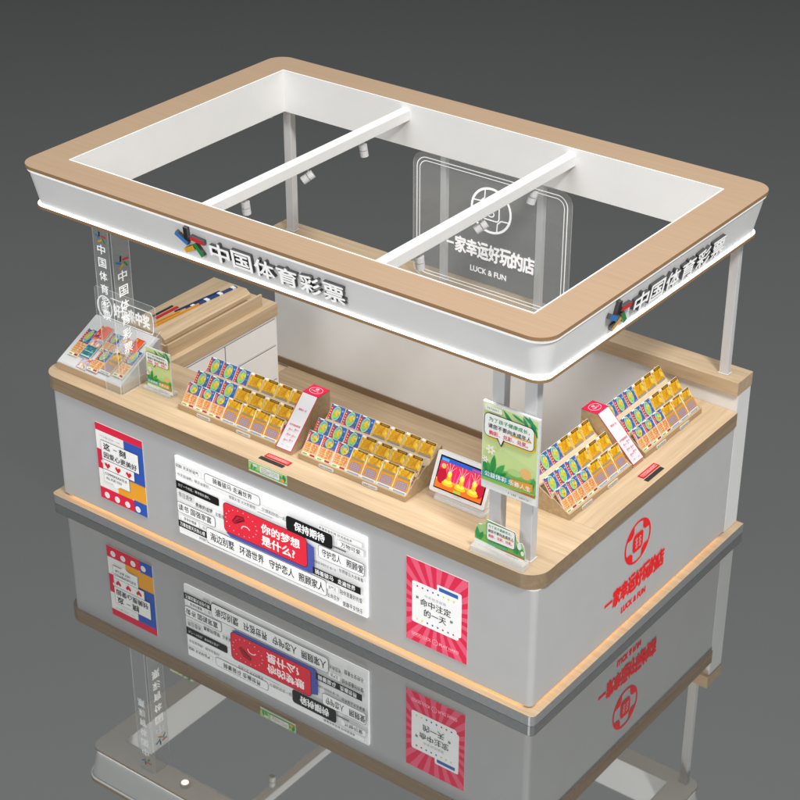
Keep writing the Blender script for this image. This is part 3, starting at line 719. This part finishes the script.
# ------------------------------------------------------------------ green notice boards (mascot left out)
def leaf(P, u, v, L, a, w, m):
    d = Vector((math.cos(R(a)), math.sin(R(a)))); n = Vector((-d.y, d.x)); pts = []
    prof = [(0, 0), (.25, .8), (.5, 1), (.75, .7), (1, 0)]
    for t, k in prof: pts.append((u + d.x * L * t - n.x * w * k, v + d.y * L * t - n.y * w * k))
    for t, k in prof[-2:0:-1]: pts.append((u + d.x * L * t + n.x * w * k, v + d.y * L * t + n.y * w * k))
    P.poly(pts, m)
def flower(P, u, v, r):
    for a in range(0, 360, 60): P.ell(u + r * .6 * math.cos(R(a)), v + r * .6 * math.sin(R(a)), r * .45, r * .25, '#f7f7f2', R(a), 10); P.k -= 1
    P.k += 1; P.ell(u, v, r * .25, r * .25, '#f2c23a', 0, 10)
def green_art(P, W, H, detail=True):
    P.rect(0, 0, W, H, '#f4f5f2'); P.rect(W * .01, H * .085, W * .99, H * .985, '#cfe59a')
    P.poly([(W * .01, H * .45), (W * .4, H * .52), (W * .99, H * .40), (W * .99, H * .985), (W * .01, H * .985)], '#d8eaa2')
    P.poly([(W * .01, H * .10), (W * .99, H * .10), (W * .99, H * .30), (W * .7, H * .33), (W * .35, H * .27), (W * .01, H * .33)], '#8cc96b')
    P.ell(W * .80, H * .335, W * .10, H * .065, '#f6c37c'); P.ell(W * .60, H * .30, W * .13, H * .04, '#b9dd8c')
    for (u, v, L, a, w) in ((.36, .985, .34, -48, .035), (.99, .80, .3, 118, .04), (.72, .985, .28, -62, .03), (.99, .90, .26, 150, .03), (.52, .975, .22, -20, .022)):
        leaf(P, W * u, H * v, W * L * 1.2, a, W * w, '#2f9d6a')
    for (u, v, L, a, w, c) in ((.16, .2, .28, 120, .05, '#3fae52'), (.2, .2, .34, 85, .05, '#2b9a4a'), (.26, .2, .28, 55, .05, '#3fae52'), (.08, .2, .2, 100, .04, '#2b9a4a'), (.92, .2, .2, 80, .04, '#4fb260'), (.34, .2, .16, 40, .03, '#2b9a4a')):
        leaf(P, W * u, H * v, W * L, a, W * w, c)
    flower(P, W * .165, H * .475, W * .085); flower(P, W * .07, H * .345, W * .06)
    P.poly([(W * .01, H * .10), (W * .99, H * .10), (W * .99, H * .145), (W * .6, H * .17), (W * .01, H * .15)], '#a3d15c')
    P.poly([(W * .5, H * .10), (W * .99, H * .10), (W * .99, H * .135)], '#c4713f')
    if detail:
        P.rrect(W * .045, H * .925, W * .36, H * .985, H * .02, '#f6f8f2'); P.scribble(W * .09, H * .945, W * .31, H * .965, '#8aa08a')
    B = [(p[0], p[1]) for p in rr_loop(W * .05, H * .625, W * .95, H * .9, W * .09, 0, 6)]
    P.poly([(p[0] + W * .015, p[1] - H * .012) for p in B], '#f2c02c')
    P.rrect(W * .04, H * .63, W * .95, H * .905, W * .09, '#fbfcfa', '#2c2c2a', W * .012)
    P.poly([(W * .27, H * .645), (W * .36, H * .555), (W * .42, H * .645)], '#2c2c2a'); P.poly([(W * .29, H * .652), (W * .355, H * .578), (W * .40, H * .652)], '#fbfcfa')
    P.text('为了孩子健康成长，', W * .13, H * .815, W * .86, H * .865, '#2f9a5c', .02)
    P.rect(W * .53, H * .728, W * .90, H * .743, '#f2b21e')
    P.text('请您不要向未成年人', W * .12, H * .738, W * .89, H * .79, '#2e2e2c', .02)
    P.text('购彩、兑彩、兑奖。', W * .14, H * .66, W * .84, H * .712, '#e23f4c', .025)
    P.poly([(W * .03, H * .14), (W * .62, H * .155), (W * .62, H * .235), (W * .03, H * .215)], '#35a59a'); P.poly([(W * .55, H * .153), (W * .955, H * .175), (W * .955, H * .26), (W * .55, H * .233)], '#f0a533')
    P.text('公益体彩 乐善人生', W * .08, H * .163, W * .92, H * .222, '#f7fbf8', .03)
    P.scribble(W * .515, H * .045, W * .68, H * .065, '#6c6c6a'); P.scribble(W * .72, H * .045, W * .9, H * .065, '#6c6c6a')

nb = thing('notice_board', 'upright green notice board fixed to the two corner posts above the counter', 'notice board', (-.245, .095, 1.257))
mb = MB(); mb.box((-.413, .088, 1.255), (-.079, .106, 1.752), plain('white_board', (.82, .82, .82), .35)); link('panel', mb, nb, bevel=.002)
P = Print((-.409, .0878, 1.259), X, Z); green_art(P, .326, .489); link('printed_sheet', P.mb, nb)
# small acrylic card stand beside the ticket box
ls = thing('card_stand', 'small acrylic card stand with green notice beside the leftmost rack', 'card stand', (-2.80, .255, .9))
mb = MB(); mb.box((-2.925, .225, .901), (-2.715, .300, .916), thin_clear); link('base', mb, ls, bevel=.002)
mb = MB(); mb.box((-2.900, .243, .9165), (-2.700, .247, 1.186), plain('white_board', (.82, .82, .82), .35)); cd = link('card', mb, ls)
P = Print((-2.899, .2428, .918), X, Z); green_art(P, .198, .266, False); link('printed_sheet', P.mb, ls)
# low shaped sign in front of the posts
fs = thing('counter_sign', 'low shaped green sign on a clear block at the front corner', 'counter sign', (-.255, .04, .9))
mb = MB(); mb.box((-.418, .008, .901), (-.092, .066, .938), thin_clear); link('base_block', mb, fs, bevel=.003)
W0 = -.412
out = [(0, .0), (.305, .0), (.305, .05), (.297, .085), (.285, .105), (.268, .10), (.252, .12), (.24, .155), (.07, .165), (.06, .14), (.04, .125), (.02, .12), (.005, .09)]
mb = MB(); mb.prism([(W0 + u, .045, .9385 + v) for u, v in out], (0, .005, 0), plain('white_board', (.82, .82, .82), .35)); link('sign_board', mb, fs)
P = Print((W0, .0448, .9385), X, Z)
P.poly([(u, v) for u, v in out], '#a9d48a')
P.poly([(0, .02), (.305, .015), (.305, .05), (.2, .062), (.1, .07), (0, .075)], '#7dbd4f')
P.poly([(0, 0), (.305, 0), (.305, .014), (.15, .018), (0, .03)], '#f3f4f0'); P.poly([(.12, .019), (.305, .014), (.305, .022), (.2, .026)], '#b5654a')
leaf(P, .02, .03, .075, 95, .012, '#3aa257'); leaf(P, .03, .03, .06, 70, .012, '#2f9450'); leaf(P, .262, .03, .06, 95, .010, '#2f9450'); leaf(P, .275, .03, .05, 70, .010, '#3aa257'); leaf(P, .255, .03, .05, 120, .010, '#3aa257')
P.ell(.272, .085, .013, .02, '#f2f4ee'); P.ell(.292, .05, .010, .014, '#f2f4ee')
P.rrect(.074, .052, .246, .158, .014, '#fbfcfa', '#33322f', .0025)
P.text('为了孩子健康成长，', .085, .128, .225, .145, '#2f9a5c', .02); P.rect(.16, .098, .238, .103, '#f2b21e'); P.text('请您不要向未成年人', .083, .101, .238, .119, '#2e2e2c', .02); P.text('购彩、兑彩、兑奖。', .087, .072, .23, .09, '#e23f4c', .025)
P.rect(.085, .033, .2, .046, '#58b08a'); P.scribble(.19, .006, .27, .012, '#7c7c78')
link('printed_sheet', P.mb, fs)
# green sticker on the counter edge
mb = MB(); mb.box((-1.902, -.0035, .832), (-1.627, -.0008, .898), plain('white_board', (.82, .82, .82), .35))
P = Print((-1.902, -.0037, .832), X, Z, mb); W, H = .275, .066
P.rect(0, 0, W, H, '#eef2e8'); P.rect(0, .010, W, H, '#b9dd8a'); P.poly([(0, .01), (W, .01), (W, .02), (.15, .026), (0, .02)], '#7dc052')
leaf(P, .02, .012, .045, 80, .008, '#3fa65a'); leaf(P, .035, .012, .05, 60, .008, '#58b66a'); leaf(P, .262, .02, .045, 100, .012, '#2f9450'); leaf(P, .25, .02, .04, 130, .010, '#58b66a'); P.ell(.245, .025, .014, .012, '#f0b64a'); P.ell(.05, .05, .018, .008, '#eaf4da')
P.rrect(.085, .018, .225, .060, .006, '#f8faf6'); P.scribble(.095, .045, .21, .054, '#9db8a2'); P.scribble(.095, .034, .215, .042, '#8a8a86'); P.scribble(.095, .023, .19, .031, '#dda2a6')
tag(link('edge_sticker', mb, None, (-1.765, -.002, .832)), 'small green sticker on the front edge of the countertop', 'sticker')

# red and black counter notices
def cnotice(O, U, label):
    O = Vector(O); U = Vector(U).normalized(); V = Vector((0, 0, 1)).cross(U)
    t = thing('counter_notice', label, 'counter notice', tuple(O))
    def quad(u0, v0, u1, v1, m, z):
        mb = MB(); mb.prism([O + U * u0 + V * v0 + Vector((0, 0, .0006)), O + U * u1 + V * v0 + Vector((0, 0, .0006)), O + U * u1 + V * v1 + Vector((0, 0, .0006)), O + U * u0 + V * v1 + Vector((0, 0, .0006))], (0, 0, z), m); return mb
    mb = quad(0, .034, .172, .074, ink('#c01824', .05), .003)
    P = Print(O + Vector((0, 0, .0037)), U, V, mb); P.rect(.012, .044, .160, .064, '#e9c9c6'); P.rect(.014, .046, .158, .062, '#c8202c'); P.scribble(.022, .049, .15, .059, '#f2dcd8')
    link('red_strip', mb, t)
    link('black_strip', quad(-.012, 0, .16, .026, plain('black_print', (.02, .02, .022), .4), .003), t)
cnotice((-1.855, .040, .9), (1, 0, 0), 'red and black notice strip flat on the front counter edge')
cnotice((-.030, 1.140, .9), (0, 1, 0), 'red and black notice strip flat on the side counter')

# ------------------------------------------------------------------ posters on the front
def sheet(name, label, x0, z0, W, H, t=.004):
    mb = MB(); mb.box((x0, BY0 - t, z0), (x0 + W, BY0 - .0006, z0 + H), plain('white_board', (.82, .82, .82), .35))
    return Print((x0, BY0 - t - .0002, z0), X, Z, mb)
# left: colour block poster
W, H = .387, .528
ink_e = ink; ink = lambda c, e=.22: ink_e(c, e)  # poster inks glow faintly, standing in for stronger front light
P = sheet('p', '', -3.130, .175, W, H); r = lambda a, b, c, d, m: P.rect(a * W, b * H, c * W, d * H, m)
K = '#26242a'
r(0, 0, 1, 1, '#f6f4f2'); r(0, .905, 1, 1, '#e11f45'); r(.6, .4, 1, .905, '#2f59b8'); r(0, .4, .1, .66, '#e11f45'); r(.67, .165, 1, .4, '#f2a72c'); r(.40, .150, .7, .25, '#f2a72c'); r(0, 0, .735, .152, '#e11f45'); r(.735, 0, 1, .165, '#2f59b8')
r(.735, .0, .738, .165, K); r(.6, .8, .603, .905, K); r(0, .152, .735, .154, K); r(.67, .398, 1, .401, K)
P.rrect(.105 * W, .548 * H, .902 * W, .797 * H, .004, '#fbfaf8', K, .0022)
P.rrect(.12 * W, .42 * H, .79 * W, .548 * H, .003, '#fbfaf8', K, .0018); P.rrect(.12 * W, .25 * H, .67 * W, .42 * H, .003, '#fbfaf8', K, .0018)
P.poly([(.3 * W, .255 * H), (.36 * W, .215 * H), (.47 * W, .255 * H)], '#fbfaf8')
P.text('这', .165 * W, .688 * H, .30 * W, .775 * H, K, .035); P.rect(.37 * W, .727 * H, .455 * W, .735 * H, K); P.text('刻', .50 * W, .685 * H, .635 * W, .772 * H, K, .035)
P.text('因爱心更美好', .16 * W, .578 * H, .86 * W, .655 * H, K, .02)
for u in (.222, .445, .675):
    c, d, q = u * W, .482 * H, .023
    P.poly([(c, d - q), (c + q, d + q * .1), (c + q * .85, d + q * .65), (c + q * .45, d + q * .75), (c, d + q * .35), (c - q * .45, d + q * .75), (c - q * .85, d + q * .65), (c - q, d + q * .1)], '#d8202f'); P.k -= 1
P.k += 1
P.text('COMMEMORATE IS', .15 * W, .352 * H, .62 * W, .385 * H, '#55535a', .02); P.text('ALL FOR YOU', .17 * W, .295 * H, .5 * W, .328 * H, '#55535a', .02)
P.scribble(.11 * W, .842 * H, .42 * W, .868 * H, '#9a969c'); P.rect(.46 * W, .852 * H, .54 * W, .858 * H, '#9a969c')
P.ell(.13 * W, .515 * H, .013, .013, '#c9c7c6'); P.ell(.13 * W, .515 * H, .009, .009, '#efeeec')
for u in (.163, .385, .61, .835):
    P.ell(u * W, .076 * H, .021, .021, '#f8f7f5'); P.ring(u * W, .076 * H, .0125, .0125, .0018, '#cfcccb', 16); P.bar(u * W - .004, .078 * H, u * W + .005, .074 * H, .002, '#b9b6b4')
tag(link('wall_poster', P.mb, None, (-2.937, BY0, .175)), 'red, white, blue and orange poster with three hearts, left of the white display', 'poster', 'posters on the counter front')
# right: pink sunburst poster
W, H = .399, .534
P = sheet('p', '', -.819, .172, W, H)
P.rect(0, 0, W, H, '#e5274f')
cx, cy = W * .5, H * .5; N = 22
def edge(a):
    c, s = math.cos(a), math.sin(a); k = min((W / 2) / max(abs(c), 1e-6), (H / 2) / max(abs(s), 1e-6)); return (cx + c * k, cy + s * k)
for i in range(N):
    a0 = 2 * math.pi * (i + .05) / N; a1 = 2 * math.pi * (i + .55) / N
    P.poly([(cx, cy), edge(a0), edge((a0 + a1) / 2), edge(a1)], '#f0617f'); P.k -= 1
P.k += 1
P.rrect(.50 * W, .66 * H, .90 * W, .815 * H, .01, '#fbfbfb'); P.rrect(.535 * W, .68 * H, .845 * W, .790 * H, .006, '#3a64b4')
P.rrect(.80 * W, .29 * H, .905 * W, .74 * H, .012, '#fbfbfb'); P.rrect(.098 * W, .245 * H, .865 * W, .745 * H, .014, '#fcfcfc')
for i in range(8):
    u = (.185 + .085 * i) * W
    P.ell(u, .695 * H, .006, .006, ['#cf2f48', '#cf2f48', '#3660b0', '#3660b0', '#3660b0', '#e6d93a', '#e6d93a', '#e6d93a'][i], 0, 10); P.ell(u, .295 * H, .006, .006, ['#e6d93a', '#e6d93a', '#3660b0', '#3660b0', '#3660b0', '#cf2f48', '#cf2f48', '#cf2f48'][i], 0, 10); P.k -= 2
P.k += 2
P.text('今天也许就是', .30 * W, .595 * H, .66 * W, .632 * H, '#a5a3a6', 0)
P.text('命中注定', .235 * W, .485 * H, .735 * W, .572 * H, '#2b2b2e', .012); P.text('的一天', .30 * W, .368 * H, .66 * W, .455 * H, '#2b2b2e', .012)
P.text('“', .17 * W, .55 * H, .205 * W, .58 * H, '#2b2b2e', .03); P.text('”', .73 * W, .425 * H, .765 * W, .455 * H, '#2b2b2e', .03)
P.text('GOOD LUCK', .10 * W, .088 * H, .42 * W, .122 * H, '#f9c9d4', .02); P.text('PLAY HARD', .56 * W, .088 * H, .875 * W, .122 * H, '#f9c9d4', .02)
P.ring(.49 * W, .105 * H, .019, .019, .0025, '#f9c9d4'); P.bar(.478 * W, .098 * H, .502 * W, .113 * H, .002, '#f9c9d4')
for (u0, u1) in ((.1, .36), (.62, .87)): P.rect(u0 * W, .075 * H, u1 * W, .079 * H, '#f4a3b5'); P.k -= 1
tag(link('wall_poster', P.mb, None, (-.62, BY0, .172)), 'pink sunburst poster with white card, right of the white display', 'poster', 'posters on the counter front')
# centre: backlit lightbox
W, H = 1.396, .528
lb = thing('lightbox', 'wide backlit white display covered in black slogans around a red panel', 'lightbox', (-1.778, BY0, .185))
mb = MB(); mb.box((-2.4745, BY0 - .006, .1865), (-1.082, BY0 - .0006, .711), panel_led); link('light_edge', mb, lb)
G = lambda c: ink(c, .38)
mb = MB(); mb.box((-2.476, BY0 - .012, .185), (-1.080, BY0 - .0065, .713), G('#f4f4f4'))
P = Print((-2.476, BY0 - .0122, .185), X, Z, mb)
def tx(t, a, b, c, d, m=K, bold=.02): P.text(t, a * W, b * H, c * W, d * H, G(m), bold)
def ol(a, b, c, d, rad=.012, fill='#f4f4f4', line=K, lw=.003): P.rrect(a * W, b * H, c * W, d * H, rad, G(fill), G(line), lw)
P.rect(0, 0, W, H, G('#f4f4f4'))
for v in (.055, .245, .44, .52, .60, .70, .775, .85):                 # thin rules behind the slogans
    P.rect(random.choice((0, .05, .1)) * W, v * H, random.uniform(.8, 1) * W, (v + .003) * H, G('#b9b8b8')); P.k -= 1
P.k += 1
ol(.003, .845, .145, .925, .010, '#f4f4f4', '#8a8988', .001); tx('招财 天天好运气', .005, .865, .13, .91, K, .02)
tx('今天加油鸭，明天会更好。', .01, .755, .19, .80, '#77757a', .01)
ol(.163, .82, .463, .945, .02); tx('骑着骏马 走遍世界', .208, .855, .42, .925)
P.rrect(0, .588 * H, .238 * W, .692 * H, .012, G('#151517')); P.rect(0, .588 * H, .1 * W, .692 * H, G('#151517')); tx('为了一个约定，等待很久很久。', .012, .625, .19, .662, '#e8e8e8', .0)
ol(.006, .478, .098, .575, .006, '#e2e1e1', '#9a9998', .001); tx('早日退休', .012, .49, .09, .555, '#6c6a6c', .02)
tx('勇敢的追梦', .105, .455, .2, .51, K, .02); tx('去看海', .215, .45, .262, .50, '#555555', .01)
ol(-.0, .285, .212, .425, .016); tx('读书 国强家富', .007, .315, .19, .40)
ol(.02, .19, .12, .265, .008, '#f4f4f4', '#8a8988', .001); tx('身体好健康', .035, .208, .105, .25, K, .01); ol(.135, .185, .225, .255, .006, '#f4f4f4', '#8a8988', .001); tx('百岁无忧', .14, .2, .21, .24, '#555555', .01)
P.rect(.003 * W, .098 * H, .162 * W, .185 * H, G('#151517')); tx('万事如意天天好心情', .012, .115, .152, .17, '#efefef', .02)
tx('多去旅行', .118, .045, .158, .08, K, .01); P.rect(.165 * W, .05 * H, .275 * W, .068 * H, G('#4a494b'))
tx('收获人生 大大的喜悦', .30, .765, .44, .81, '#4a494b', .01); tx('只想和你在一起', .475, .79, .60, .835, '#4a494b', .01); P.rect(.45 * W, .752 * H, .53 * W, .76 * H, G('#9a9998'))
ol(.162, .055, .803, .262, .022); tx('海边别墅', .184, .105, .315, .215); tx('环游世界', .345, .105, .475, .215); tx('守护恋人', .505, .105, .635, .215); tx('照顾家人', .66, .105, .79, .215)
P.rrect(.288 * W, .275 * H, .745 * W, .635 * H, .03, G('#4a55a8'), G(K), .003)
P.poly([(.275 * W, .31 * H), (.30 * W, .275 * H), (.70 * W, .275 * H), (.745 * W, .31 * H), (.745 * W, .62 * H), (.70 * W, .66 * H), (.5 * W, .5 * H)], G('#4a55a8'))
P.rrect(.267 * W, .318 * H, .710 * W, .702 * H, .03, G('#e3263c'), G(K), .004)
for i in range(18):
    a = 2 * math.pi * i / 18; c, d = .362 * W + .112 * math.cos(a), .51 * H + .076 * math.sin(a); P.bar(c, d, c + .009 * math.cos(a), d + .007 * math.sin(a), .005, G('#f4c9cf')); P.k -= 1
P.k += 1
c, d = .352 * W, .525 * H                                                # open-mouth cone and curl
P.poly([(c - .055, d - .012), (c - .02, d + .038), (c + .035, d + .045), (c + .045, d + .02), (c + .01, d + .0), (c - .035, d - .028)], G('#7a1020')); P.poly([(c - .045, d - .012), (c - .015, d + .03), (c + .028, d + .038), (c + .035, d + .022), (c + .0, d + .006), (c - .032, d - .022)], G('#b5182c'))
P.bar(c - .03, d - .01, c + .02, d + .03, .004, G('#3a0a12')); P.bar(c - .02, d - .018, c + .03, d + .022, .004, G('#3a0a12')); P.ring(c + .05, d - .035, .034, .026, .007, G('#f6e3e4'), 16, 20, 190)
tx('你的梦想', .472, .522, .672, .640, '#fbfbfb', .035); tx('是什么?', .472, .368, .645, .490, '#fbfbfb', .035)
P.rrect(.606 * W, .70 * H, .842 * W, .885 * H, .02, G('#151517')); tx('保持期待', .648, .742, .802, .848, '#fbfbfb', .035)
ol(.77, .885, .99, .945, .006, '#f4f4f4', '#8a8988', .001); tx('愿望总会实现 好运连连来', .775, .897, .94, .93, K, .01)
ol(.865, .78, .998, .865, .01, '#f4f4f4', '#4a494b', .0012); tx('万物可爱', .885, .793, .98, .85, K, .015)
P.rect(.845 * W, .745 * H, .91 * W, .765 * H, G('#6c6a6c'))
ol(.770, .535, 1.0, .70, .018); tx('守护恋人', .79, .575, .885, .67); tx('照顾爱', .912, .575, .995, .67)
tx('心想事成 快快乐乐 每一天', .735, .45, .86, .485, '#4a494b', .01); tx('世界那么大去看看', .875, .468, .995, .515, '#4a494b', .015)
P.rect(.741 * W, .30 * H, .982 * W, .39 * H, G('#151517')); tx('骑着骏马', .752, .315, .845, .378, '#f2f2f2', .02); tx('走遍世界', .868, .315, .955, .378, '#f2f2f2', .02)
ol(.81, .19, .87, .265, .005, '#f4f4f4', '#8a8988', .001); tx('运气王', .82, .205, .86, .25, '#4a494b', .01); tx('陪伴是最好的爱', .88, .2, .99, .262, K, .015)
tx('长命百岁', .815, .09, .875, .15, K, .015); tx('健康平安快乐', .892, .065, .992, .13, K, .015)
link('printed_face', P.mb, lb)

# red emblem sign on the side panel
em = thing('emblem_sign', 'red round emblem with red characters and LUCK & FUN on the side panel', 'sign', (BX1, 1.03, .17))
P = Print((BX1 + .002, 0, 0), Y, Z); emblem(P, 1.028, .577, .137, red_vinyl); link('emblem', P.mb, em)
P = Print((BX1 + .002, 0, 0), Y, Z)
P.bar(.712, .316, .792, .316, .018, red_vinyl)
for i, ch in enumerate(SIGN_TXT[1:]): P.text(ch, .80 + i * .0775, .258, .80 + i * .0775 + .076, .374, red_vinyl, .06)
link('lettering', P.mb, em); P = Print((BX1 + .002, 0, 0), Y, Z); P.text('LUCK & FUN', .90, .168, 1.156, .208, red_vinyl, .065); link('tagline', P.mb, em)

# ------------------------------------------------------------------ world, lamps, camera
w = bpy.data.worlds.new('World'); SC.world = w; w.use_nodes = True
nt = w.node_tree; bg = nt.nodes['Background']
tc = node(nt, 'ShaderNodeTexCoord'); sx = node(nt, 'ShaderNodeSeparateXYZ'); nt.links.new(tc.outputs['Generated'], sx.inputs[0])
def g(v): return (v * .985, v * 1.0, v * 1.0)
rp = ramp(nt, [(0, g(.055)), (.28, g(.088)), (.42, g(.185)), (.68, g(.295)), (.80, g(.7)), (1, g(1.5))])
nt.links.new(sx.outputs['Z'], rp.inputs['Fac']); nt.links.new(rp.outputs['Color'], bg.inputs['Color']); bg.inputs['Strength'].default_value = 1.0

def area(name, loc, target, size, watts, col=(1, 1, 1)):
    l = bpy.data.lights.new(name, 'AREA'); l.shape = 'DISK'; l.size = size; l.energy = watts; l.color = col
    o = bpy.data.objects.new(name, l); COL.objects.link(o); o.location = loc
    o.rotation_euler = (Vector(target) - Vector(loc)).to_track_quat('-Z', 'Y').to_euler()
area('key_lamp', (4.4, -1.6, 9.5), (-1.75, 1, 1), 1.6, 780, (1, .985, .955))
area('front_lamp', (-1.0, -11, 7.0), (-1.75, 1, 1), 5, 480, (1, 1, .99))
area('top_lamp', (-1.9, .6, 11), (-1.75, 1, 1), 5, 190, (1, .99, .98))

cam = bpy.data.cameras.new('Camera'); co = bpy.data.objects.new('Camera', cam); COL.objects.link(co)
cam.sensor_width = 36; cam.lens = 1849.52 / 800 * 36; cam.clip_end = 500
co.location = (4.0097, -6.4111, 6.2477); co.rotation_euler = (R(90 - 29.7985), 0, R(37.1963))
SC.camera = co
SC.view_settings.view_transform = 'Standard'; SC.view_settings.look = 'None'; SC.view_settings.exposure = 0
SC.cycles.transparent_max_bounces = 16
